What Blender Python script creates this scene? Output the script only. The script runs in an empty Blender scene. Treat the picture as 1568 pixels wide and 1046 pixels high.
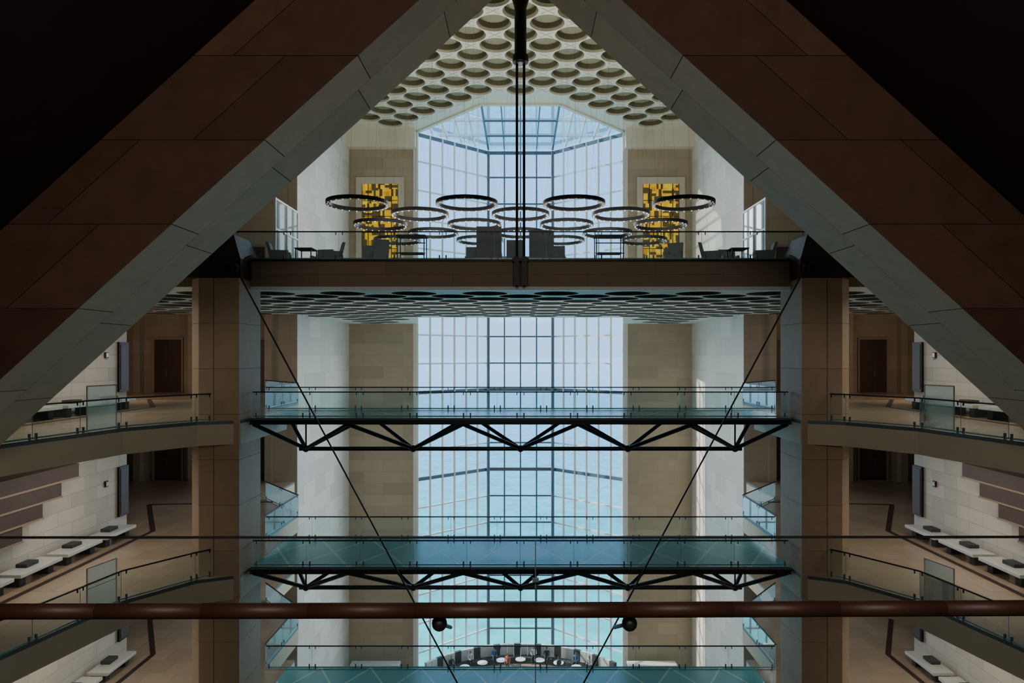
import bpy, math, random
from mathutils import Vector
random.seed(4)
S = bpy.context.scene
# ------------------------------------------------------------------ materials
def nodes_of(m):
    m.use_nodes = True
    nt = m.node_tree
    return nt, nt.nodes, nt.links
def mth(nt, op, a, b=None, c=None):
    n = nt.nodes.new('ShaderNodeMath'); n.operation = op
    for i, v in enumerate((a, b, c)):
        if v is None: continue
        if isinstance(v, (int, float)): n.inputs[i].default_value = v
        else: nt.links.new(v, n.inputs[i])
    return n.outputs[0]
def stone(name, col, rough=0.6, brick=None, var=0.12, nscale=1.5, island=0.0, mortar=0.55, spec=0.4, bw=1.8, bh=0.9, msize=0.012):
    m = bpy.data.materials.new(name)
    nt, N, L = nodes_of(m)
    b = N['Principled BSDF']; b.inputs['Roughness'].default_value = rough
    b.inputs['Specular IOR Level'].default_value = spec
    tc = N.new('ShaderNodeTexCoord')
    no = N.new('ShaderNodeTexNoise'); no.inputs['Scale'].default_value = nscale; no.inputs['Detail'].default_value = 6
    L.new(tc.outputs['Object'], no.inputs['Vector'])
    f = mth(nt, 'MULTIPLY_ADD', no.outputs['Fac'], 2*var, 1-var)
    if island:
        g = N.new('ShaderNodeNewGeometry')
        f2 = mth(nt, 'MULTIPLY_ADD', g.outputs['Random Per Island'], 2*island, 1-island)
        f = mth(nt, 'MULTIPLY', f, f2)
    if brick:
        sp = N.new('ShaderNodeSeparateXYZ'); L.new(tc.outputs['Object'], sp.inputs[0])
        cb = N.new('ShaderNodeCombineXYZ')
        ax = {'x':0,'y':1,'z':2}
        L.new(sp.outputs[ax[brick[0]]], cb.inputs[0]); L.new(sp.outputs[ax[brick[1]]], cb.inputs[1])
        br = N.new('ShaderNodeTexBrick'); L.new(cb.outputs[0], br.inputs['Vector'])
        br.inputs['Scale'].default_value = 1; br.inputs['Brick Width'].default_value = bw
        br.inputs['Row Height'].default_value = bh; br.inputs['Mortar Size'].default_value = msize
        br.inputs['Color1'].default_value = (0.9,0.9,0.9,1); br.inputs['Color2'].default_value = (1.08,1.08,1.08,1)
        br.inputs['Mortar'].default_value = (mortar,)*3+(1,)
        f = mth(nt, 'MULTIPLY', f, br.outputs['Color'])
    mx = N.new('ShaderNodeVectorMath'); mx.operation = 'SCALE'
    mx.inputs[0].default_value = col
    L.new(f, mx.inputs['Scale'])
    L.new(mx.outputs[0], b.inputs['Base Color'])
    bp = N.new('ShaderNodeBump'); bp.inputs['Strength'].default_value = 0.08
    L.new(no.outputs['Fac'], bp.inputs['Height']); L.new(bp.outputs[0], b.inputs['Normal'])
    return m
def plain(name, col, rough=0.5, metal=0.0, emit=None, es=0.0):
    m = bpy.data.materials.new(name); nt, N, L = nodes_of(m)
    b = N['Principled BSDF']
    tc = N.new('ShaderNodeTexCoord'); no = N.new('ShaderNodeTexNoise'); no.inputs['Scale'].default_value = 8
    L.new(tc.outputs['Object'], no.inputs['Vector'])
    f = mth(nt, 'MULTIPLY_ADD', no.outputs['Fac'], 0.2, 0.9)
    mx = N.new('ShaderNodeVectorMath'); mx.operation = 'SCALE'; mx.inputs[0].default_value = col
    L.new(f, mx.inputs['Scale']); L.new(mx.outputs[0], b.inputs['Base Color'])
    b.inputs['Roughness'].default_value = rough; b.inputs['Metallic'].default_value = metal
    if emit: 
        b.inputs['Emission Color'].default_value = (*emit,1); b.inputs['Emission Strength'].default_value = es
    return m
def glass(name, tint=(0.9,0.96,0.96), refl=0.08, milk=0.0, milkcol=(0.5,0.8,0.85)):
    m = bpy.data.materials.new(name); nt, N, L = nodes_of(m)
    out = N['Material Output']; N.remove(N['Principled BSDF'])
    t = N.new('ShaderNodeBsdfTransparent'); t.inputs[0].default_value = (*tint,1)
    g = N.new('ShaderNodeBsdfGlossy'); g.inputs['Roughness'].default_value = 0.02
    fr = N.new('ShaderNodeLayerWeight'); fr.inputs['Blend'].default_value = 0.25
    f = mth(nt, 'MULTIPLY_ADD', fr.outputs['Fresnel'], 0.6, refl*0.5)
    mx = N.new('ShaderNodeMixShader'); L.new(f, mx.inputs[0]); L.new(t.outputs[0], mx.inputs[1]); L.new(g.outputs[0], mx.inputs[2])
    last = mx.outputs[0]
    if milk:
        d = N.new('ShaderNodeBsdfDiffuse'); d.inputs[0].default_value = (*milkcol,1)
        tr = N.new('ShaderNodeBsdfTranslucent'); tr.inputs[0].default_value = (*milkcol,1)
        ad = N.new('ShaderNodeMixShader'); ad.inputs[0].default_value = 0.5
        L.new(d.outputs[0], ad.inputs[1]); L.new(tr.outputs[0], ad.inputs[2])
        m2 = N.new('ShaderNodeMixShader'); m2.inputs[0].default_value = milk
        L.new(last, m2.inputs[1]); L.new(ad.outputs[0], m2.inputs[2]); last = m2.outputs[0]
    L.new(last, out.inputs[0])
    return m

M = {}
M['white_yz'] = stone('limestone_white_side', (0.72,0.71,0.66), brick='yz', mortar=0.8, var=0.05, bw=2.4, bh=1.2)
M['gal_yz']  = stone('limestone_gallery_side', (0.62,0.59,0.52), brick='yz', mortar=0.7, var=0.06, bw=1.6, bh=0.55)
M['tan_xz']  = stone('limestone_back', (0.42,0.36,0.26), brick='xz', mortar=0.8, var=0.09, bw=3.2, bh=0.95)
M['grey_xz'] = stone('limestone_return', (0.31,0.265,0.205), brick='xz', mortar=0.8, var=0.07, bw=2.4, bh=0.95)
M['column']  = stone('column_limestone', (0.43,0.33,0.24), var=0.10, nscale=3, island=0.05)
M['joint']   = plain('joint_dark', (0.05,0.04,0.035), 0.9)  # even dark colour for joints and seams
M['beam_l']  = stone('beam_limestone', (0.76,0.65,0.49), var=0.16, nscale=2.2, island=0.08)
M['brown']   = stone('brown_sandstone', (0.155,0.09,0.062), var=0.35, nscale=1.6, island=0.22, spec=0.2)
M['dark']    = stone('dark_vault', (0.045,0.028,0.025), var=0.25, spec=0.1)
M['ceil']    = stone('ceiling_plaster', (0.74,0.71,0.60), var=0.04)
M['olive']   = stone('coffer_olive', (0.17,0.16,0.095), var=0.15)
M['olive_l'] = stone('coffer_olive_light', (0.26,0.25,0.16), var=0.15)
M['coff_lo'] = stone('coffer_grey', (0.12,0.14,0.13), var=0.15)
M['soff']    = stone('soffit_plaster', (0.68,0.73,0.69), var=0.05)
M['fascia']  = stone('fascia_stone', (0.28,0.21,0.16), brick='xz', bw=5.0, bh=3.0, mortar=0.6, var=0.08)
M['fascia2'] = stone('gallery_fascia_stone', (0.60,0.54,0.42), var=0.06)
M['stair']   = stone('stair_stone_dark', (0.07,0.05,0.04), var=0.15)
M['floor']   = stone('gallery_floor_stone', (0.42,0.32,0.24), rough=0.22, brick='xy', bw=1.2, bh=1.2, mortar=0.75, var=0.1)
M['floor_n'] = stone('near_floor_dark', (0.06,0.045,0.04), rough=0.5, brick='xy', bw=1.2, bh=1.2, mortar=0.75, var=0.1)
M['steel']   = plain('dark_steel', (0.028,0.033,0.04), 0.4, 0.5)
M['steelb']  = plain('blue_grey_steel', (0.10,0.15,0.19), 0.45, 0.2)
M['mull']    = plain('mullion_pale', (0.78,0.84,0.87), 0.5)
M['glass']   = glass('clear_glass', (0.96,0.985,0.99), 0.05)
M['glassb']  = glass('balustrade_glass', (0.86,0.95,0.96), 0.08, 0.03)
M['glassr']  = glass('return_glass', (0.78,0.95,1.0), 0.14, 0.48, (0.66,0.90,1.0))
M['gedge']   = plain('glass_edge', (0.20,0.45,0.48), 0.2)
M['black']   = plain('black_metal', (0.012,0.012,0.013), 0.45, 0.3)
M['bronze']  = plain('bronze_handrail', (0.05,0.02,0.014), 0.5, 0.0)
M['door']    = plain('dark_door', (0.05,0.03,0.025), 0.5)
M['redwood'] = plain('door_redwood', (0.055,0.032,0.024), 0.5)
M['bench']   = plain('bench_marble', (0.62,0.64,0.62), 0.3)
M['cush']    = plain('cushion_charcoal', (0.05,0.055,0.06), 0.9)
M['chair']   = plain('upholstery_slate', (0.36,0.39,0.43), 0.85)
M['lampglow']= plain('lamp_glow', (0.8,0.8,0.8), 0.5, 0, (1,0.93,0.8), 0.6)
M['white']   = plain('white_lacquer', (0.75,0.76,0.76), 0.4)
M['frame']   = stone('panel_surround', (0.60,0.56,0.46), var=0.04)

def deck_mat():
    m = bpy.data.materials.new('teal_glass_deck'); nt, N, L = nodes_of(m)
    b = N['Principled BSDF']
    tc = N.new('ShaderNodeTexCoord'); sp = N.new('ShaderNodeSeparateXYZ'); L.new(tc.outputs['Object'], sp.inputs[0])
    u = mth(nt,'DIVIDE',sp.outputs[0],2.13); v = mth(nt,'DIVIDE',mth(nt,'SUBTRACT',sp.outputs[1],25.4),3.9)
    def line(w):
        fr = mth(nt,'FRACT', w); d = mth(nt,'ABSOLUTE', mth(nt,'SUBTRACT', fr, 0.5))
        return mth(nt,'GREATER_THAN', d, 0.478)
    a = line(mth(nt,'ADD',u,v)); c = line(mth(nt,'SUBTRACT',u,v))
    e = mth(nt,'MAXIMUM', a, c)
    ck = mth(nt,'MULTIPLY', mth(nt,'FRACT',mth(nt,'ADD',mth(nt,'FLOOR',mth(nt,'ADD',u,v)),mth(nt,'MULTIPLY',mth(nt,'FLOOR',mth(nt,'SUBTRACT',u,v)),0.37))),0.3)
    mx = N.new('ShaderNodeMix'); mx.data_type='RGBA'
    mx.inputs['A'].default_value=(0.06,0.47,0.52,1); mx.inputs['B'].default_value=(0.42,0.82,0.84,1)
    L.new(mth(nt,'MAXIMUM', e, ck), mx.inputs['Factor']); L.new(mx.outputs['Result'], b.inputs['Base Color'])
    b.inputs['Roughness'].default_value = 0.16
    b.inputs['Specular IOR Level'].default_value = 0.9
    return m
M['deck'] = deck_mat()
def yellow_mat():
    m = bpy.data.materials.new('yellow_mosaic_glass'); nt, N, L = nodes_of(m)
    b = N['Principled BSDF']
    tc = N.new('ShaderNodeTexCoord'); sp = N.new('ShaderNodeSeparateXYZ'); L.new(tc.outputs['Object'], sp.inputs[0])
    def cells(sx, sz, thr, seed):
        cb = N.new('ShaderNodeCombineXYZ')
        L.new(mth(nt,'FLOOR',mth(nt,'MULTIPLY',sp.outputs[0],sx)), cb.inputs[0])
        L.new(mth(nt,'FLOOR',mth(nt,'MULTIPLY',sp.outputs[2],sz)), cb.inputs[1]); cb.inputs[2].default_value = seed
        w = N.new('ShaderNodeTexWhiteNoise'); L.new(cb.outputs[0], w.inputs['Vector'])
        return w.outputs['Value'], mth(nt,'GREATER_THAN', w.outputs['Value'], thr)
    v1, a = cells(1.9, 4.4, 0.74, 1.0); v2, c = cells(5.6, 1.7, 0.76, 5.0); v3,_ = cells(3.0,3.0,0.5,9.0)
    cr = N.new('ShaderNodeValToRGB'); L.new(v3, cr.inputs[0]); cr.color_ramp.interpolation='CONSTANT'
    cr.color_ramp.elements[0].color=(0.72,0.42,0.005,1); cr.color_ramp.elements[1].position=0.55; cr.color_ramp.elements[1].color=(0.82,0.56,0.01,1)
    e = cr.color_ramp.elements.new(0.85); e.color=(0.55,0.24,0.005,1)
    mx = N.new('ShaderNodeMix'); mx.data_type='RGBA'; mx.inputs['B'].default_value=(0.07,0.05,0.015,1)
    L.new(mth(nt,'MAXIMUM',a,c), mx.inputs['Factor']); L.new(cr.outputs[0], mx.inputs['A'])
    L.new(mx.outputs['Result'], b.inputs['Base Color']); L.new(mx.outputs['Result'], b.inputs['Emission Color'])
    b.inputs['Emission Strength'].default_value = 0.5; b.inputs['Roughness'].default_value=0.5  # emission stands in for light coming through the glass from behind
    return m
M['yellow'] = yellow_mat()
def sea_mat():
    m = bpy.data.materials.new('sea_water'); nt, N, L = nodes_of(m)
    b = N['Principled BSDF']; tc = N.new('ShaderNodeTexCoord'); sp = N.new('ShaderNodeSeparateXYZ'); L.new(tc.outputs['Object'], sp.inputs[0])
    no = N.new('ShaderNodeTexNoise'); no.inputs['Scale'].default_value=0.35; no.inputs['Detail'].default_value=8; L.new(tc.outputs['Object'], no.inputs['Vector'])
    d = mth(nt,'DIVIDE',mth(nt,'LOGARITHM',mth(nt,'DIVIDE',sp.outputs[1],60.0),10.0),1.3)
    cr = N.new('ShaderNodeValToRGB'); L.new(d, cr.inputs[0])  # ramp along distance: turquoise shallows, then haze painted into the far blue
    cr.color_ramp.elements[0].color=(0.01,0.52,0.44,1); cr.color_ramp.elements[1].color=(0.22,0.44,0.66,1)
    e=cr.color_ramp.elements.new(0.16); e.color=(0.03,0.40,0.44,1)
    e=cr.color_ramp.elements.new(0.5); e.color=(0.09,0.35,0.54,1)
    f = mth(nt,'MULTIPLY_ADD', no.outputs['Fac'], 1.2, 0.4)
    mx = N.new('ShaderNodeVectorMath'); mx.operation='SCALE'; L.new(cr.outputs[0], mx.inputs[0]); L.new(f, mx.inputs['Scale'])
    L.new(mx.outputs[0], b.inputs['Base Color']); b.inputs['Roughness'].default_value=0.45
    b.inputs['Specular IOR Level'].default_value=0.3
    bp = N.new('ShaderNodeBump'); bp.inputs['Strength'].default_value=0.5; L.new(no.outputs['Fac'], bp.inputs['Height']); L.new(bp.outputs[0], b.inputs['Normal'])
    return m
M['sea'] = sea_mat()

# ------------------------------------------------------------------ mesh builder
class MB:
    def __init__(s): s.v=[]; s.f=[]; s.m=[]; s.names=[]
    def mi(s, k):
        if k not in s.names: s.names.append(k)
        return s.names.index(k)
    def poly(s, pts, k):
        i=len(s.v); s.v += [tuple(p) for p in pts]; s.f.append(tuple(range(i,i+len(pts)))); s.m.append(s.mi(k))
    def raw(s, vs, fs, k):
        i=len(s.v); s.v += [tuple(p) for p in vs]
        for f in fs: s.f.append(tuple(i+j for j in f)); s.m.append(s.mi(k))
    def box(s, x0,x1,y0,y1,z0,z1,k):
        x0,x1=min(x0,x1),max(x0,x1)
        vs=[(x0,y0,z0),(x1,y0,z0),(x1,y1,z0),(x0,y1,z0),(x0,y0,z1),(x1,y0,z1),(x1,y1,z1),(x0,y1,z1)]
        s.raw(vs,[(0,3,2,1),(4,5,6,7),(0,1,5,4),(1,2,6,5),(2,3,7,6),(3,0,4,7)],k)
    def prism(s, pts, z0,z1,k,ktop=None):
        n=len(pts)
        area=sum(pts[i][0]*pts[(i+1)%n][1]-pts[(i+1)%n][0]*pts[i][1] for i in range(n))
        if area<0: pts=pts[::-1]
        vs=[(p[0],p[1],z0) for p in pts]+[(p[0],p[1],z1) for p in pts]
        s.raw(vs,[tuple(range(n-1,-1,-1))]+[(i,(i+1)%n,n+(i+1)%n,n+i) for i in range(n)],k)
        s.raw(vs[n:],[tuple(range(n))],ktop or k)
    def tube(s,p,q,r,k,n=8,r2=None):
        p=Vector(p);q=Vector(q);d=(q-p).normalized()
        a=d.cross(Vector((0,0,1)))
        if a.length<1e-3: a=Vector((1,0,0))
        a.normalize(); b=d.cross(a); r2=r if r2 is None else r2
        vs=[p+(a*math.cos(t)+b*math.sin(t))*r for t in [2*math.pi*i/n for i in range(n)]]
        vs+=[q+(a*math.cos(t)+b*math.sin(t))*r2 for t in [2*math.pi*i/n for i in range(n)]]
        s.raw(vs,[(i,(i+1)%n,n+(i+1)%n,n+i) for i in range(n)]+[tuple(range(n-1,-1,-1)),tuple(range(n,2*n))],k)
    def beam(s,p,q,w,h,k):   # rectangular bar between two points
        p=Vector(p);q=Vector(q);d=(q-p).normalized()
        up=Vector((0,0,1)) if abs(d.z)<0.95 else Vector((0,1,0))
        a=d.cross(up).normalized(); b=a.cross(d).normalized()
        c=[(-w/2,-h/2),(w/2,-h/2),(w/2,h/2),(-w/2,h/2)]
        vs=[p+a*x+b*y for x,y in c]+[q+a*x+b*y for x,y in c]
        s.raw(vs,[(3,2,1,0),(4,5,6,7),(0,1,5,4),(1,2,6,5),(2,3,7,6),(3,0,4,7)],k)
    def ball(s,c,r,k,n=12,m=8):
        vs=[];fs=[]
        for j in range(m+1):
            t=math.pi*j/m
            for i in range(n):
                a=2*math.pi*i/n; vs.append((c[0]+r*math.sin(t)*math.cos(a),c[1]+r*math.sin(t)*math.sin(a),c[2]+r*math.cos(t)))
        for j in range(m):
            for i in range(n): fs.append((j*n+i,j*n+(i+1)%n,(j+1)*n+(i+1)%n,(j+1)*n+i))
        s.raw(vs,fs,k)
    def obj(s,name,parent=None,loc=None,rot=0,bevel=0,smooth=False):
        me=bpy.data.meshes.new(name); me.from_pydata(s.v,[],s.f)
        for k in s.names: me.materials.append(M[k])
        me.polygons.foreach_set('material_index',s.m)
        if smooth: me.polygons.foreach_set('use_smooth',[True]*len(me.polygons))
        me.update()
        o=bpy.data.objects.new(name,me); S.collection.objects.link(o)
        if loc: o.location=loc
        o.rotation_euler[2]=rot
        if parent: o.parent=parent
        if bevel:
            b=o.modifiers.new('bevel','BEVEL'); b.width=bevel; b.segments=2
        return o
def empty(name):
    e=bpy.data.objects.new(name,None); S.collection.objects.link(e); return e

LV=[-2.32,-7.84,-13.35,-18.87]; GZ=-26.0; TOP=3.47; SOF=2.55; CZ=18.3

# ------------------------------------------------------------------ shell walls
for s,nm in ((-1,'left'),(1,'right')):
    m=MB()
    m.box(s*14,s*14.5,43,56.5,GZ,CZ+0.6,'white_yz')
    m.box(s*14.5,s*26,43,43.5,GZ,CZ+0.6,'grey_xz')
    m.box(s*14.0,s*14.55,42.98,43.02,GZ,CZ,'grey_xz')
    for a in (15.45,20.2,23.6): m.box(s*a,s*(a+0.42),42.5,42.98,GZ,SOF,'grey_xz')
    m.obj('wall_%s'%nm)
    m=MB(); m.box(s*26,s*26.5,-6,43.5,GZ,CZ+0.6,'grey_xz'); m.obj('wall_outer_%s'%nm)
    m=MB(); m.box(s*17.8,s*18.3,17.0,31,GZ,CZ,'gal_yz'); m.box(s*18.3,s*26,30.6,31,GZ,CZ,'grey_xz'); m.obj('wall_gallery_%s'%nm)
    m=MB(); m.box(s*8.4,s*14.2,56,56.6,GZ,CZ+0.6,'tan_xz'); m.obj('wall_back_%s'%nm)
    m=MB(); m.prism([(s*14.0,56.0),(s*8.5,56.0),(s*8.5,55.2),(s*14.0,55.2)],16.8,CZ,'ceil'); m.box(s*8.35,s*8.75,55.9,56.4,GZ,CZ-0.1,'white'); m.obj('trim_%s_window_jamb'%nm)
m=MB(); m.box(-26.5,26.5,-6.5,-6,GZ,CZ,'dark'); m.obj('wall_behind')
# doors
for s in (-1,1):
    for i,z in enumerate(LV+[TOP]):
        for a,b,k in ((15.98,17.15,'door'),(21.2,22.9,'redwood')):
            m=MB()
            m.box(s*a,s*b,42.9,42.99,z+0.02,z+3.3,k)
            m.box(s*(a-0.09),s*a,42.85,42.99,z+0.02,z+3.42,'fascia'); m.box(s*b,s*(b+0.12),42.85,42.99,z+0.02,z+3.42,'fascia')
            m.box(s*a,s*b,42.85,42.99,z+3.3,z+3.42,'fascia')
            mid=(a+b)/2; m.box(s*(mid-0.015),s*(mid+0.015),42.88,42.91,z+0.02,z+3.3,'joint')
            m.tube((s*(mid+0.1),42.86,z+1.0),(s*(mid+0.1),42.86,z+1.4),0.02,'steelb')
            m.obj('door_%d'%(i+1))
    for z in LV[:3]:
        m=MB(); m.box(s*17.68,s*17.79,30.25,30.95,z+0.7,z+2.9,'black'); m.box(s*17.66,s*17.69,30.32,30.88,z+0.8,z+2.8,'door'); m.obj('information_panel')
        m=MB(); m.box(s*17.72,s*17.79,29.3,29.5,z+2.2,z+2.45,'black'); m.box(s*17.70,s*17.73,29.33,29.47,z+2.24,z+2.41,'bench'); m.obj('wall_sign')

# ground floor
m=MB(); m.box(-26.5,26.5,-6.5,56.1,GZ-0.5,GZ,'floor'); m.prism([(-8.4,56.1),(8.4,56.1),(2.9,61.25),(-2.9,61.25)],GZ-0.5,GZ,'floor'); m.obj('floor')

# ------------------------------------------------------------------ coffered ceilings
def clip(poly, hp):
    a,b,c=hp   # keep a*x+b*y<=c
    out=[]
    for i in range(len(poly)):
        p=poly[i]; q=poly[(i+1)%len(poly)]
        dp=a*p[0]+b*p[1]-c; dq=a*q[0]+b*q[1]-c
        if dp<=1e-9: out.append(p)
        if (dp<0<dq) or (dq<0<dp):
            t=dp/(dp-dq); out.append((p[0]+(q[0]-p[0])*t,p[1]+(q[1]-p[1])*t))
    return out
def coffers(m, pieces, x0,x1,y0,y1,z,hx,hy,r,dep,kface,kdisc,krim=None,kboss=None,groove=False):
    n=24; krim=krim or kface
    inside=lambda p: any(all(a*p[0]+b*p[1]<=c+1e-6 for a,b,c in pc) for pc in pieces)
    rows=int((y1-y0)/hy)+3
    for j in range(-1,rows):
        cy=y0+j*hy
        ni=int((x1-x0)/(2*hx))+3
        for i in range(-ni//2-1,ni//2+2):
            cx=i*2*hx+(hx if j%2 else 0)
            dia=[(cx+hx,cy),(cx,cy+hy),(cx-hx,cy),(cx,cy-hy)]
            if all(inside(p) for p in dia):
                outer=[];
                for q in range(4):
                    for t in range(n//4):
                        a=dia[q]; b=dia[(q+1)%4]; u=t/(n//4)
                        outer.append((a[0]+(b[0]-a[0])*u,a[1]+(b[1]-a[1])*u))
                ang=[math.atan2((p[1]-cy)/hy,(p[0]-cx)/hx) for p in outer]
                circ=[(cx+r*math.cos(a),cy+r*math.sin(a)) for a in ang]
                c2=[(cx+r*0.90*math.cos(a),cy+r*0.90*math.sin(a)) for a in ang]
                vs=[(p[0],p[1],z) for p in outer]+[(p[0],p[1],z) for p in circ]
                m.raw(vs,[(t,n+t,n+(t+1)%n,(t+1)%n) for t in range(n)],kface)
                vs=[(p[0],p[1],z) for p in circ]+[(p[0],p[1],z+dep*0.3) for p in circ]
                m.raw(vs,[(t,n+t,n+(t+1)%n,(t+1)%n) for t in range(n)],krim)
                vs=[(p[0],p[1],z+dep*0.3) for p in circ]+[(p[0],p[1],z+dep*0.3) for p in c2]+[(p[0],p[1],z+dep) for p in c2]
                fs=[]
                for t in range(n):
                    u=(t+1)%n
                    fs.append((t,n+t,n+u,u)); fs.append((n+t,2*n+t,2*n+u,n+u))
                fs.append(tuple(range(2*n,3*n)))
                m.raw(vs,fs,kdisc)
                if kboss:
                    m.tube((cx,cy,z+dep-0.01),(cx,cy,z+dep-0.10),0.66*r,kboss,20)
                if groove:   # slender crossing ribs in the solid field between the roundels
                    for sx in (-1,1):
                        X=cx+sx*hx
                        if inside((X+0.4,cy)) and inside((X-0.4,cy)):
                            if sx==1:
                                m.beam((X-0.36,cy-0.30,z-0.012),(X+0.36,cy+0.30,z-0.012),0.03,0.02,'frame'); m.beam((X-0.36,cy+0.30,z-0.012),(X+0.36,cy-0.30,z-0.012),0.03,0.02,'frame')
            else:
                for pc in pieces:
                    p=dia
                    for h in pc:
                        p=clip(p,h)
                        if len(p)<3: break
                    if len(p)>=3: m.poly([(q[0],q[1],z) for q in p],kface)
k=5.54/6
ceilP=[[(0,-1,-28),(0,1,50),(1,0,14),(-1,0,14)],
       [(0,-1,-50),(0,1,56),(-1,0,14),(1,k,-2.86+50*k)],
       [(0,-1,-50),(0,1,56),(1,0,14),(-1,k,-2.86+50*k)]]
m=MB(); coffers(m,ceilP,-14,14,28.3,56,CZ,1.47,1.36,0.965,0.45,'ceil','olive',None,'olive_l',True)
m.box(-14,14,16,28,CZ,CZ+0.3,'ceil'); 
for s in (-1,1): m.box(s*14,s*26.5,16,43.5,CZ,CZ+0.3,'ceil')
m.box(-26.5,26.5,-6.5,16,CZ,CZ+0.3,'dark')
m.obj('ceiling')
k2=0.152
P=[[(0,-1,-25.7),(0,1,46.4),(1,0,24),(-1,0,24)],
   [(0,-1,-46.4),(0,1,56),(-1,0,14),(1,k2,-6.94+46.4*k2)],
   [(0,-1,-46.4),(0,1,56),(1,0,14),(-1,k2,-6.94+46.4*k2)]]
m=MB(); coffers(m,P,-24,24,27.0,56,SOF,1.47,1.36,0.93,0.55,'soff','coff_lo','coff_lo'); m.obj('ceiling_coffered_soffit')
m=MB()
m.prism([(-25.9,25.7),(25.9,25.7),(25.9,42.9),(14,42.9),(14,46.4),(-14,46.4),(-14,42.9),(-25.9,42.9)],TOP-0.3,TOP,'floor')
for s in (-1,1):
    m.prism([(s*6.94,46.4),(s*14,46.4),(s*14,56),(s*8.4,56)],TOP-0.3,TOP,'floor')
    m.poly([(s*6.94,46.4,SOF),(s*8.4,56,SOF),(s*8.4,56,TOP),(s*6.94,46.4,TOP)],'soff')
m.poly([(-6.94,46.4,SOF),(6.94,46.4,SOF),(6.94,46.4,TOP),(-6.94,46.4,TOP)],'soff')
m.obj('floor_top_gallery')
m=MB()
m.box(-10,-0.28,25.4,25.7,SOF,TOP,'fascia'); m.box(0.28,10,25.4,25.7,SOF,TOP,'fascia'); m.box(-0.28,0.28,25.5,25.7,SOF,TOP,'door')
m.box(-10,10,25.38,25.75,SOF-0.14,SOF-0.01,'mull')
m.box(-10.6,10.6,25.3,25.75,TOP,TOP+0.07,'black')
for s in (-1,1): m.box(s*12,s*25.9,25.5,25.7,SOF,TOP,'fascia')
m.obj('trim_top_gallery_fascia')

# ------------------------------------------------------------------ V beams and vault
SL=0.905; YA=14.4; YB=16.9; A0=9.38; A1=12.5; XE=17.7
for s in (-1,1):
    m=MB()
    P0=lambda c,x,y:(s*x,y,c-SL*x)
    g=0.03
    core=[P0(A0+g,0,YA+g),P0(A0+g,XE,YA+g),P0(A0+g,XE,YB),P0(A0+g,0,YB)]
    m.poly(core,'joint')
    m.poly([P0(A0+g,0,YA+g),P0(A1,0,YA+g),P0(A1,XE,YA+g),P0(A0+g,XE,YA+g)],'joint')
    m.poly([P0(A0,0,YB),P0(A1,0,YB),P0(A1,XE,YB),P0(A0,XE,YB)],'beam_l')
    H=1.77; z=6.29+3*H; idx=0
    while z>-8:
        zt=z-0.006; zb=z-H+0.006
        spl=10.75 if idx%2 else 11.75
        for c0,c1 in ((A0,spl-0.008),(spl+0.008,A1)):
            pts=[]
            for c,zz in ((c0,zt),(c0,zb),(c1,zb),(c1,zt)):
                x=(c-zz)/SL; pts.append((x,zz))
            if min(p[0] for p in pts)<=0:
                pts=[(max(p[0],0.0),min(p[1],c)) for p,c in zip(pts,(c0,c0,c1,c1))]
            if max(p[0] for p in pts)<=0.05: continue
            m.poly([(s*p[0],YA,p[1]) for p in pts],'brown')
        for (ya,yb,off) in ((YA,YA+1.2,0),(YA+1.207,YB,-0.25)):
            xt=(A0-zt-off)/SL; xb=(A0-zb-off)/SL
            if xb<=0: continue
            xt=max(xt,0.0)
            m.poly([P0(A0,xt,ya),P0(A0,xb,ya),P0(A0,xb,yb),P0(A0,xt,yb)],'beam_l')
        z-=H; idx+=1
    m.obj('raking_stone_beam')
    m=MB()
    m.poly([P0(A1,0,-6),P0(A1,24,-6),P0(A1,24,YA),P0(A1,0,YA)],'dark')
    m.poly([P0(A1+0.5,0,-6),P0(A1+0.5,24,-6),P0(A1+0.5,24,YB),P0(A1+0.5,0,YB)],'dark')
    for yy in (2,6,10): m.beam(P0(A1-0.02,0,yy),P0(A1-0.02,24,yy),0.05,0.06,'joint')
    m.obj('sloping_vault_slab')

# ------------------------------------------------------------------ columns
for s in (-1,1):
    m=MB(); cx=10.95; cy=25.4
    sec=[(1.0,-0.45),(0.5,-1),(-0.02,-1),(-0.02,-0.95),(-0.05,-0.95),(-0.05,-1),(-0.94,-1),(-0.94,1),(1,1)]
    z=2.75
    while z>GZ:
        zb=max(z-1.62,GZ)
        m.prism([(s*(cx+a),cy+b) for a,b in sec],zb+0.012,z,'column')
        m.prism([(s*(cx+a*0.97),cy+b*0.97) for a,b in sec if b!=-0.95],zb,zb+0.012,'joint')
        z=zb
    lo=[(s*(cx+a),cy+b,2.76) for a,b in ((1,-1),(-0.98,-1),(-0.98,1),(1,1))]
    mi=[(s*(cx+a),cy+b,3.45) for a,b in ((0.62,-1),(-0.98,-1),(-0.98,1),(0.62,1))]
    hi=[(s*(cx+a),cy+b,4.35) for a,b in ((-0.40,-0.7),(-0.62,-0.7),(-0.62,0.7),(-0.40,0.7))]
    fs=[(0,1,5,4),(1,2,6,5),(2,3,7,6),(3,0,4,7)]
    m.raw(lo+mi,fs+[(3,2,1,0)],'door'); m.raw(mi+hi,fs+[(4,5,6,7)],'door')
    m.obj('stone_column')

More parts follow.
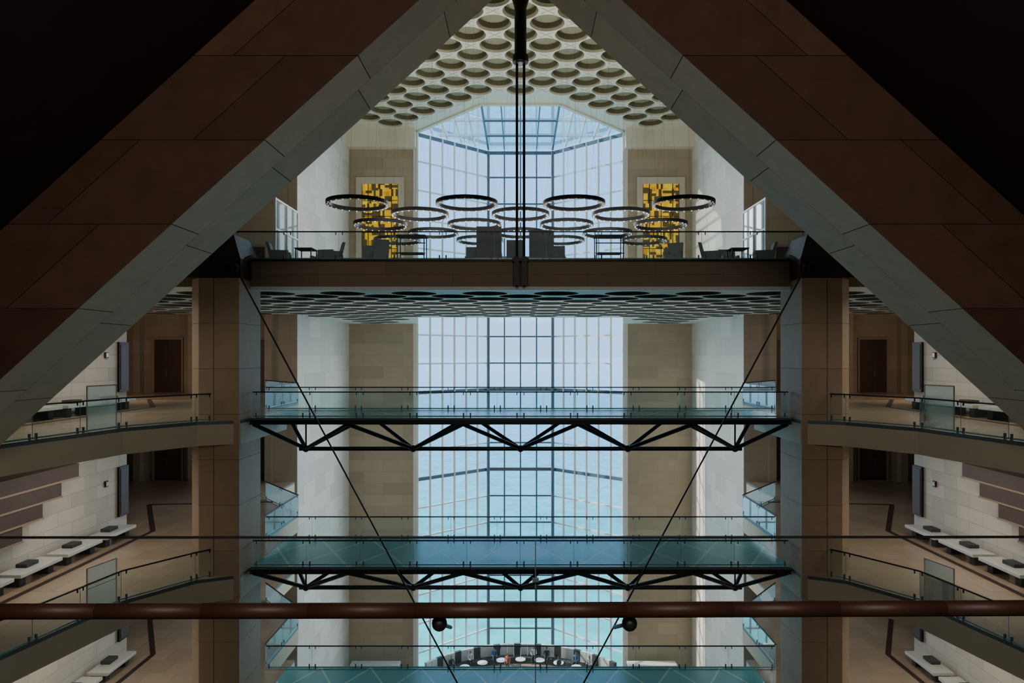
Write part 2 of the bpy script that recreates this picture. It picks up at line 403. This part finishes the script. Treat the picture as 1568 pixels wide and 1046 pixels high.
# ------------------------------------------------------------------ balustrades
def balustrade(name, pts, z, h=0.95, k='glassb', rail=0.022, seg=1.9):
    root=empty(name); mg=MB(); mm=MB()
    for a,b in zip(pts,pts[1:]):
        A=Vector((*a,0));B=Vector((*b,0)); d=(B-A).length; n=max(1,round(d/seg))
        for i in range(n):
            p=A.lerp(B,i/n+0.01/d); q=A.lerp(B,(i+1)/n-0.01/d)
            mg.poly([(p.x,p.y,z+0.02),(q.x,q.y,z+0.02),(q.x,q.y,z+h),(p.x,p.y,z+h)],k)
            for t in (p.lerp(q,0.06),q.lerp(p,0.06)):
                mm.beam((t.x,t.y,z+0.003),(t.x,t.y,z+0.18),0.05,0.05,'steelb')
                mm.beam((t.x,t.y,z+h-0.12),(t.x,t.y,z+h),0.03,0.03,'steel')
            mm.beam((q.x,q.y,z+0.02),(q.x,q.y,z+h),0.012,0.012,'gedge')
        mm.beam((A.x,A.y,z+h),(B.x,B.y,z+h),rail*2,rail*2,'steel')
        mm.beam((A.x,A.y,z+0.05),(B.x,B.y,z+0.05),0.03,0.05,'gedge')
    mg.obj('glass_panels',root); mm.obj('rail_and_clamps',root)
    return root

# ------------------------------------------------------------------ bridges
for z in LV:
    root=empty('glass_footbridge')
    m=MB()
    m.box(-9.99,9.99,25.42,29.3,z-0.08,z,'deck')
    m.box(-9.99,9.99,25.30,25.42,z-0.24,z-0.0,'steel'); m.box(-9.99,9.99,29.3,29.4,z-0.24,z,'steel')
    m.box(-9.99,9.99,25.26,25.30,z-0.06,z+0.0,'steelb')
    for i in range(-4,5): m.box(i*2.13-0.05,i*2.13+0.05,25.42,29.3,z-0.22,z-0.085,'steel')
    m.obj('deck',root)
    m=MB(); zb=z-1.40; yc=27.3
    m.tube((-8.8,yc,zb),(8.8,yc,zb),0.085,'steel',10)
    bn=[-8.54,-4.27,0,4.27,8.54]; tn=[-9.9,-6.4,-2.13,2.13,6.4,9.9]
    for i,b in enumerate(bn):
        for t in (tn[i],tn[i+1]):
            for yy in (25.45,29.2): m.tube((b,yc,zb),(t,yy,z-0.24),0.08,'steel',8)
        m.ball((b,yc,zb),0.14,'steel')
    for b in (bn[0],bn[-1]):
        m.tube((b,yc,zb),(b,yc,z-0.1),0.035,'steel')
    m.obj('truss',root)
    balustrade('bridge_balustrade',[(-9.95,25.5),(9.95,25.5)],z)
    balustrade('bridge_balustrade',[(-10.85,29.25),(10.85,29.25)],z)
    for s in (-1,1):
        m=MB()
        pl=[(13.75,17.0),(12.7,21.9),(11.3,23.9),(10.0,24.5),(10.0,26.4),(10.0,29.35),(10.95,29.35),(10.95,33.8),(14,37.5),(14,42.49),(25.99,42.49),(25.99,31.01),(17.79,31.01),(17.79,17.0)]
        m.prism([(s*a,b) for a,b in pl],z-0.85,z-0.12,'fascia2','fascia2')
        m.prism([(s*a,b) for a,b in pl],z-0.12,z-0.003,'steelb','floor')
        for a,b in (((16.4,18),(16.4,30.6)),((16.4,30.6),(19.5,36)),((12.0,36.8),(19.5,36))):
            m.beam((s*a[0],a[1],z),(s*b[0],b[1],z),0.22,0.012,'door')
        m.obj('floor_side_gallery')
        balustrade('gallery_balustrade',[(s*13.65,17.2),(s*12.75,21.9),(s*11.35,23.95),(s*11.0,24.35)],z,0.95,'glassb')
        balustrade('gallery_balustrade',[(s*10.95,29.4),(s*10.95,33.8),(s*13.9,37.4)],z,0.95,'glassr')
        m=MB()
        a=(s*13.12,20.75); b=(s*12.88,21.85)
        m.poly([(*a,z+0.05),(*b,z+0.05),(*b,z+1.38),(*a,z+1.38)],'glassr')
        for t in (a,b): m.beam((*t,z),(*t,z+1.38),0.03,0.03,'bench')
        m.beam((*a,z+1.38),(*b,z+1.38),0.03,0.03,'bench'); m.beam((*a,z+0.75),(*b,z+0.75),0.02,0.02,'bench')
        m.obj('corner_glass_screen')
        for y in (18.2,20.6,23.0,25.4,27.8):
            b=MB(); b.box(s*16.75,s*17.6,y,y+2.1,z+0.34,z+0.47,'bench'); b.box(s*16.95,s*17.55,y+0.2,y+0.5,z,z+0.34,'cush'); b.box(s*16.95,s*17.55,y+1.6,y+1.9,z,z+0.34,'cush')
            b.box(s*17.1,s*17.5,y+0.75,y+1.35,z+0.47,z+0.60,'cush'); b.obj('stone_bench',bevel=0.015)
# stepped stair soffits on gallery walls
for s in (-1,1):
    m=MB(); y=26.4; zt=-4.15
    for i in range(4):
        m.box(s*17.0,s*17.79,17.2,y,zt-0.55,zt,'stair'); m.box(s*16.97,s*17.79,17.2,y+0.03,zt-0.56,zt-0.50,'fascia')
        y-=1.0; zt-=0.56
    m.obj('stone_staircase')
balustrade('top_gallery_balustrade',[(-10.6,25.5),(10.6,25.5)],TOP+0.07,1.05)
balustrade('top_gallery_balustrade',[(-8.3,55.8),(-6.9,46.3),(6.9,46.3),(8.3,55.8)],TOP,1.05)
for s in (-1,1):
    m=MB(); X=s*12.2
    for y0 in (34.1,35.85):
        m.poly([(X,y0,TOP),(X,y0+1.7,TOP),(X,y0+1.7,7.8),(X,y0,7.8)],'glassr')
        for yy in (y0,y0+1.7): m.beam((X,yy,TOP),(X,yy,7.85),0.09,0.09,'mull')
        for zz in (TOP+0.05,4.9,6.3,7.8): m.beam((X,y0,zz),(X,y0+1.7,zz),0.08,0.08,'mull')
    m.obj('glass_partition')

# ------------------------------------------------------------------ bay window
W=[(-8.4,56.05),(-2.86,61.2),(2.86,61.2),(8.4,56.05)]
HZ=[18.18-2.36*i for i in range(20)]
for wi in range(3):
    root=empty('window_%d'%(wi+1)); a=Vector((*W[wi],0)); b=Vector((*W[wi+1],0)); n=4 if wi==1 else 6
    g=MB(); g.poly([(a.x,a.y,GZ),(b.x,b.y,GZ),(b.x,b.y,18.16),(a.x,a.y,18.16)],'glass'); g.obj('glazing',root)
    m=MB(); kk='steelb' if wi==1 else 'mull'
    for i in range(n+1):
        p=a.lerp(b,i/n); w=0.12 if wi==1 else 0.17
        m.box(p.x-w/2,p.x+w/2,p.y-0.22,p.y-0.02,GZ,18.16,kk)
    for i,z in enumerate(HZ):
        if z<GZ: continue
        h=0.28 if i in (0,9,12) else 0.12
        if i==0: z=18.0
        m.beam((a.x,a.y-0.1,z),(b.x,b.y-0.1,z),0.14,h,'steelb' if (wi==1 or i in (0,9,12)) else 'mull')
    m.obj('mullions',root)
m=MB()
for s in (-1,1):
    m.tube((s*2.86,60.8,GZ),(s*2.86,60.8,18.0),0.15,'steelb',12)
m.obj('window_posts')
m=MB(); zr=18.4
m.poly([(-2.86,50,zr),(2.86,50,zr),(8.4,56.05,zr),(2.86,61.2,zr),(-2.86,61.2,zr),(-8.4,56.05,zr)],'glass')
for i in range(5):
    x=-2.86+1.43*i; m.beam((x,50,zr-0.07),(x,61.2,zr-0.07),0.16 if i in (0,4) else 0.1,0.12,'steelb')
for y in (53.7,57.4): m.beam((-2.86,y,zr-0.07),(2.86,y,zr-0.07),0.1,0.12,'steelb')
for s in (-1,1):
    for t in (0.2,0.4,0.6,0.8):
        p=(s*(2.86+5.54*t),50+6.05*t,zr-0.07); q=(s*(2.86+5.54*t),61.2-5.15*t,zr-0.07); m.beam(p,q,0.14,0.12,'mull')
    m.beam((s*2.86,53.7,zr-0.07),(s*6.2,53.7,zr-0.07),0.1,0.12,'mull'); m.beam((s*2.86,57.4,zr-0.07),(s*6.8,57.4,zr-0.07),0.1,0.12,'mull')
    m.beam((s*2.86,50,zr-0.1),(s*8.4,56.05,zr-0.1),0.3,0.22,'ceil')
m.beam((-2.86,50,zr-0.1),(2.86,50,zr-0.1),0.3,0.22,'ceil')
m.obj('window_4_skylight')
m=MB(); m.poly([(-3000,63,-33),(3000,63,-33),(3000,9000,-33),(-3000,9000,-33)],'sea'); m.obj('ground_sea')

for s in (-1,1):
    m=MB(); c=11.45
    m.box(s*(c-1.42),s*(c+1.42),55.86,55.95,TOP+0.01,13.95,'yellow')
    for a in (-1.95,1.5): m.box(s*(c+a),s*(c+a+0.45),55.8,55.99,TOP+0.01,14.5,'frame')
    m.box(s*(c-1.5),s*(c+1.5),55.8,55.99,13.95,14.5,'frame')
    for i in (-1,0,1): m.box(s*c+i*0.95-0.03,s*c+i*0.95+0.03,55.82,55.86,TOP+0.01,13.95,'door')
    for i in range(1,8): m.box(s*(c-1.42),s*(c+1.42),55.82,55.86,TOP+i*1.3,TOP+i*1.3+0.05,'door')
    m.obj('yellow_stained_glass_panel')

# ------------------------------------------------------------------ ring chandeliers
RZ=7.07
for r,(y,xs) in enumerate(((32,(-7.6,-2.5,2.5,7.6)),(34.5,(-5.05,0,5.05)),(37.2,(-7.6,-2.5,2.5,7.6)),(39.8,(-5.05,0,5.05)),(42.3,(-7.6,-2.5,2.5,7.6)))):
    for x in xs:
        root=empty('ring_chandelier'); root.location=(x,y,RZ)
        m=MB(); n=48; R=1.37
        prof=[(R-0.08,-0.07),(R+0.08,-0.07),(R+0.08,0.10),(R-0.08,0.10)]
        vs=[(a*math.cos(2*math.pi*i/n),a*math.sin(2*math.pi*i/n),b) for i in range(n) for a,b in prof]
        fs=[(i*4+j,((i+1)%n)*4+j,((i+1)%n)*4+(j+1)%4,i*4+(j+1)%4) for i in range(n) for j in range(4)]
        m.raw(vs,fs,'black')
        for i in range(24):
            a=2*math.pi*i/24; m.tube((R*math.cos(a),R*math.sin(a),-0.10),(R*math.cos(a),R*math.sin(a),-0.07),0.03,'lampglow',6)
        m.obj('ring',root)
        w=MB()
        for i in range(3):
            a=2*math.pi*i/3+0.5; w.tube((R*math.cos(a),R*math.sin(a),0.05),(0.3*math.cos(a),0.3*math.sin(a),CZ-RZ),0.004,'steelb',4)
        w.obj('suspension_wires',root)

# ------------------------------------------------------------------ central mast + rods, stay cables
m=MB()
m.tube((0,25.1,10.75),(0,25.1,CZ-0.01),0.22,'black',20)
m.tube((0,25.1,12.7),(0,25.1,13.6),0.22,'bronze',20,0.5)
m.tube((0,25.1,10.70),(0,25.1,10.95),0.29,'black',20)
m.tube((0,25.1,10.66),(0,25.1,10.72),0.16,'bench',16)
for x in (-0.13,0.13):
    m.tube((x,25.1,2.5),(x,25.1,10.75),0.05,'black',8)
m.box(-0.24,-0.05,25.0,25.24,2.55,3.6,'black'); m.box(0.05,0.24,25.0,25.24,2.55,3.6,'black'); m.beam((-0.3,25.12,3.5),(0.3,25.12,3.5),0.2,0.12,'black')
m.obj('suspension_mast')
m=MB()
for s in (-1,1):
    m.tube((s*10.1,24.3,3.1),(0,24.3,-15.8),0.030,'black',6)
    m.beam((s*10.1,24.28,3.2),(s*9.9,25.2,3.62),0.12,0.12,'black'); m.beam((s*10.1,24.28,3.2),(s*10.55,24.28,3.0),0.12,0.12,'black'); m.ball((s*10.1,24.25,3.1),0.13,'black')
m.ball((0,24.3,-15.8),0.25,'black'); m.tube((0,24.3,-15.8),(0,24.3,GZ),0.06,'black')
m.obj('stay_cables')

# ------------------------------------------------------------------ top gallery furniture
def armchair(x,y,rot,h=0.85,w=0.75,name='armchair'):
    m=MB()
    m.box(-w/2,w/2,-0.36,0.36,0.18,0.42,'chair'); m.box(-w/2+0.1,w/2-0.1,-0.3,0.36,0.42,0.5,'chair')
    m.box(-w/2,-w/2+0.11,-0.36,0.36,0.42,0.64,'chair'); m.box(w/2-0.11,w/2,-0.36,0.36,0.42,0.64,'chair')
    m.raw([(-w/2,-0.36,0.4),(w/2,-0.36,0.4),(w/2,-0.22,0.4),(-w/2,-0.22,0.4),(-w/2,-0.50,h),(w/2,-0.50,h),(w/2,-0.38,h),(-w/2,-0.38,h)],
          [(0,3,2,1),(4,5,6,7),(0,1,5,4),(1,2,6,5),(2,3,7,6),(3,0,4,7)],'chair')
    for a in (-1,1):
        for b in (-1,1): m.tube((a*(w/2-0.08),b*0.28,0),(a*(w/2-0.06),b*0.28,0.2),0.02,'steel')
    m.obj(name,loc=(x,y,TOP),rot=rot,bevel=0.03)
def table(x,y,h=0.74,w=0.9,bar=False):
    m=MB(); m.box(-w/2,w/2,-0.4,0.4,h-0.04,h,'cush')
    for a in (-1,1):
        for b in (-1,1): m.box(a*(w/2-0.05)-0.02,a*(w/2-0.05)+0.02,b*0.36-0.02,b*0.36+0.02,0,h-0.04,'steel')
    if bar:
        m.box(-w/2,w/2,-0.38,-0.34,h-0.35,h-0.31,'steel'); m.box(-w/2,w/2,-0.38,-0.34,0.5,0.54,'steel')
        m.box(-w/2+0.1,w/2-0.1,-0.3,0.3,0.54,0.57,'cush')
    m.obj('bar_table' if bar else 'cafe_table',loc=(x,y,TOP),bevel=0.008)
for x,y,r,h in ((-9.5,27.1,-1.4,0.95),(-7.5,27.3,1.9,1.0),(-8.3,28.6,3.0,1.0),(7.6,27.3,-1.9,1.0),(9.6,27.1,1.4,0.95),(8.7,28.6,3.1,1.0),(-6.2,28.4,0.2,1.0),(6.3,28.4,3.0,1.0)): armchair(x,y,r,h,0.68)
table(-8.5,27.2,0.74,0.7); table(8.6,27.2,0.74,0.7)
table(-4.3,27.2,1.25,1.15,True); table(3.5,27.2,1.25,1.15,True)
for x in (-1.25,0.85): armchair(x,27.6,0.0 if x<0 else 3.14,1.62,1.0,'high_back_armchair')
armchair(-0.25,28.9,3.14,1.45,0.7); armchair(-5.6,27.2,0.4,1.05,0.6); armchair(6.1,27.2,2.8,1.05,0.6)
armchair(-2.05,28.9,3.14,1.15,0.55); armchair(1.65,28.9,3.14,1.2,0.5)
# ------------------------------------------------------------------ ground floor lounge in the bay
root=empty('curved_banquette'); m=MB(); n=30
for i in range(n):
    a0=math.radians(38+104*i/n); a1=math.radians(38+104*(i+0.94)/n)
    def pt(r,a,z): return (r*math.cos(a),49.0+r*math.sin(a),GZ+z)
    for r0,r1,z0,z1,kk in ((8.9,9.7,0,0.45,'cush'),(9.55,9.8,0.45,1.35,'bench' if i%3 else 'cush')):
        vs=[pt(r0,a0,z0),pt(r1,a0,z0),pt(r1,a1,z0),pt(r0,a1,z0),pt(r0,a0,z1),pt(r1,a0,z1),pt(r1,a1,z1),pt(r0,a1,z1)]
        m.raw(vs,[(0,3,2,1),(4,5,6,7),(0,1,5,4),(1,2,6,5),(2,3,7,6),(3,0,4,7)],kk)
m.obj('seating',root)
for i in range(9):
    a=math.radians(44+11.5*i); m=MB(); m.tube((0,0,0),(0,0,0.03),0.28,'steel',16); m.tube((0,0,0.03),(0,0,0.72),0.035,'steel',8); m.tube((0,0,0.72),(0,0,0.76),0.42,'white',24)
    m.obj('round_table',loc=(8.0*math.cos(a),49+8.0*math.sin(a),GZ))
for x in (-11.6,10.5):
    m=MB(); m.box(-1.9,1.9,-0.4,0.4,0,0.9,'white'); m.box(-1.85,1.85,-0.36,0.36,0.9,1.25,'glassb'); m.box(-1.95,1.95,-0.42,0.42,1.25,1.4,'white')
    m.obj('display_case',loc=(x,54.8,GZ))

def matq(name,c):
    M[name]=plain(name,c,0.8)
matq('skin',(0.45,0.27,0.18)); matq('hair',(0.02,0.015,0.012)); matq('trousers',(0.04,0.045,0.07))
for nme,c in (('shirt_red',(0.42,0.10,0.06)),('shirt_white',(0.7,0.7,0.7)),('shirt_blue',(0.08,0.16,0.35)),('shirt_black',(0.03,0.03,0.03))): matq(nme,c)
def person(x,y,rot,shirt,seated=True):
    if seated:
        J={'pel':(0,0,0.52),'wa':(0,0,0.72),'ch':(0,0.02,0.95),'nk':(0,0.03,1.12),'hd':(0,0.05,1.2),'ht':(0,0.06,1.36)}
        leg=lambda s:[(s*0.1,0.05,0.52),(s*0.13,0.46,0.52),(s*0.13,0.48,0.08),(s*0.13,0.60,0.04)]
        arm=lambda s:[(s*0.19,0.02,1.04),(s*0.24,0.08,0.78),(s*0.14,0.34,0.72),(s*0.12,0.42,0.72)]
    else:
        J={'pel':(0,0,0.92),'wa':(0,0,1.1),'ch':(0,0,1.32),'nk':(0,0,1.48),'hd':(0,0.02,1.56),'ht':(0,0.02,1.72)}
        leg=lambda s:[(s*0.1,0,0.88),(s*0.11,0.03,0.48),(s*0.11,0,0.08),(s*0.12,0.14,0.03)]
        arm=lambda s:[(s*0.2,0,1.42),(s*0.25,-0.02,1.14),(s*0.24,0.08,0.90),(s*0.23,0.1,0.80)]
    v=[];e=[];r=[]
    for kx,rad in (('pel',0.14),('wa',0.12),('ch',0.15),('nk',0.055),('hd',0.085),('ht',0.075)):
        v.append(J[kx]); r.append(rad)
        if len(v)>1: e.append((len(v)-2,len(v)-1))
    for s in (-1,1):
        b=0
        for p,rad in zip(leg(s),(0.09,0.065,0.045,0.04)): v.append(p); r.append(rad); e.append((b,len(v)-1)); b=len(v)-1
        b=2
        for p,rad in zip(arm(s),(0.055,0.045,0.035,0.03)): v.append(p); r.append(rad); e.append((b,len(v)-1)); b=len(v)-1
    me=bpy.data.meshes.new('person'); me.from_pydata(v,e,[]); o=bpy.data.objects.new('person_tmp',me); S.collection.objects.link(o)
    o.modifiers.new('skin','SKIN'); 
    for i,rad in enumerate(r): me.skin_vertices[0].data[i].radius=(rad,rad*0.85)
    me.skin_vertices[0].data[0].use_root=True
    sb=o.modifiers.new('sub','SUBSURF'); sb.levels=1
    dg=bpy.context.evaluated_depsgraph_get(); m2=bpy.data.meshes.new_from_object(o.evaluated_get(dg))
    bpy.data.objects.remove(o)
    m2.materials.clear()
    for kx in (shirt,'trousers','skin','hair'): m2.materials.append(M[kx])
    nz=J['nk'][2]
    for p in m2.polygons:
        c=p.center; p.use_smooth=True
        if c.z>nz-0.02: p.material_index=3 if (c.z>nz+0.2 or c.y<J['hd'][1]-0.02) else 2
        elif seated and (c.z<0.6): p.material_index=1
        elif (not seated) and c.z<0.95 and abs(c.x)<0.2: p.material_index=1
        elif (c-Vector(arm(1)[3])).length<0.1 or (c-Vector(arm(-1)[3])).length<0.1: p.material_index=2
    q=bpy.data.objects.new('seated_person' if seated else 'standing_person',m2); S.collection.objects.link(q); q.location=(x,y,GZ); q.rotation_euler[2]=rot
for i,(ad,sh) in enumerate(((52,'shirt_white'),(60,'shirt_blue'),(76,'shirt_black'),(83,'shirt_white'),(104,'shirt_blue'),(117,'shirt_white'),(128,'shirt_black'))):
    a=math.radians(ad); person(9.25*math.cos(a),49+9.25*math.sin(a),a+math.pi/2,sh)
person(-1.05,55.9,2.6,'shirt_red',False); person(3.1,55.3,0.8,'shirt_black',False)

# ------------------------------------------------------------------ near balcony: floor, glass, handrail
m=MB(); m.box(-14,14,-6,3.45,-2.35,-1.95,'floor_n'); m.box(-14,14,3.45,3.5,-2.5,-1.9,'fascia2'); m.obj('floor_near_balcony')
root=empty('near_balustrade'); m=MB()
for x0,x1 in ((-8,-2.75),(-2.73,0.06),(0.08,2.75),(2.77,8)): m.poly([(x0,3.2,-1.95),(x1,3.2,-1.95),(x1,3.2,-0.855),(x0,3.2,-0.855)],'glass')
m.obj('glass_panels',root)
m=MB(); m.beam((-8,3.2,-0.853),(8,3.2,-0.845),0.02,0.007,'steel'); m.beam((0.07,3.2,-1.95),(0.07,3.2,-0.86),0.005,0.005,'steelb')
m.beam((0.055,3.19,-1.045),(0.085,3.19,-1.045),0.02,0.015,'steelb')
m.beam((-8,3.2,-1.92),(8,3.2,-1.92),0.08,0.1,'steel')
m.obj('cap_and_seam',root)
m=MB(); n=24
pts=[(-5+10*i/n,2.7+0.0*i,-1.012+0.035*(i/n)**2) for i in range(n+1)]
for p,q in zip(pts,pts[1:]): m.tube(p,q,0.030,'bronze',16)
for x in (-0.325,0.437):
    m.tube((x,2.75,-1.02),(x,2.75,-1.06),0.008,'steel',8); m.ball((x,2.75,-1.075),0.031,'steel',16,10)
    m.tube((x,2.75,-1.075),(x,3.19,-1.265),0.009,'steel',8)
m.obj('handrail',root,smooth=True)

# ------------------------------------------------------------------ light
w=bpy.data.worlds.new('sky'); S.world=w; w.use_nodes=True; nt=w.node_tree
bg=nt.nodes['Background']; tc=nt.nodes.new('ShaderNodeTexCoord'); sp=nt.nodes.new('ShaderNodeSeparateXYZ'); nt.links.new(tc.outputs['Generated'],sp.inputs[0])
cr=nt.nodes.new('ShaderNodeValToRGB'); nt.links.new(sp.outputs[2],cr.inputs[0])
cr.color_ramp.elements[0].position=0.0; cr.color_ramp.elements[0].color=(0.32,0.57,0.92,1)
cr.color_ramp.elements[1].position=0.6; cr.color_ramp.elements[1].color=(0.22,0.46,0.80,1)
e=cr.color_ramp.elements.new(0.2); e.color=(0.26,0.54,0.94,1)
nt.links.new(cr.outputs[0],bg.inputs[0]); bg.inputs[1].default_value=2.2
def sun(name,d,st,ang,col):
    l=bpy.data.lights.new(name,'SUN'); l.energy=st; l.angle=math.radians(ang); l.color=col
    o=bpy.data.objects.new(name,l); S.collection.objects.link(o); o.rotation_euler=Vector(d).to_track_quat('-Z','Y').to_euler(); o.location=(0,70,30)
sun('sun',(0.8,-0.16,-0.62),7.0,0.6,(1,0.86,0.72))
sun('sky_glow_left',(0.75,-0.7,-0.35),4.2,60,(1,0.98,0.95))
sun('sky_glow_right',(-0.75,-0.7,-0.35),4.2,60,(1,0.98,0.95))
def area(name,loc,d,sx,sy,e,col):
    l=bpy.data.lights.new(name,'AREA'); l.shape='RECTANGLE'; l.size=sx; l.size_y=sy; l.energy=e; l.color=col
    o=bpy.data.objects.new(name,l); S.collection.objects.link(o); o.location=loc; o.rotation_euler=Vector(d).to_track_quat('-Z','Y').to_euler()
area('ceiling_fill',(0,36,5.2),(0,0.35,1),16,8,2000,(1,0.95,0.82))  # added fill for ceiling and back wall, unseen from the camera
area('atrium_fill',(0,31,-6),(0,1,-0.05),16,12,1000,(1,0.97,0.9))  # added fill on the atrium walls, no fixture here
for s in (-1,1):
    for z in LV[:3]: area('gallery_fill',(s*15.3,25,z+4.4),(0,0.1,-1),0.5,8,170,(1,0.88,0.72))  # added fill over each side gallery, no fitting modelled
    area('gallery_warm_fill',(s*20,34,0.5),(0,0.6,-0.6),3,3,120,(1,0.72,0.5))  # added warm fill for the recess behind the gallery wall
area('near_fill',(0,-4.5,5),(0,1,0.0),8,4,720,(1,0.86,0.72))  # unseen fill added behind the camera to lift the brown stone

# ------------------------------------------------------------------ camera
c=bpy.data.cameras.new('camera'); o=bpy.data.objects.new('camera',c); S.collection.objects.link(o); S.camera=o
c.sensor_width=36; c.lens=36*1050/1568; c.clip_end=20000; c.clip_start=0.05
o.location=(0,0,0); o.rotation_euler=(math.pi/2,0,0)
c.shift_x=-13/1568; c.shift_y=21/1568
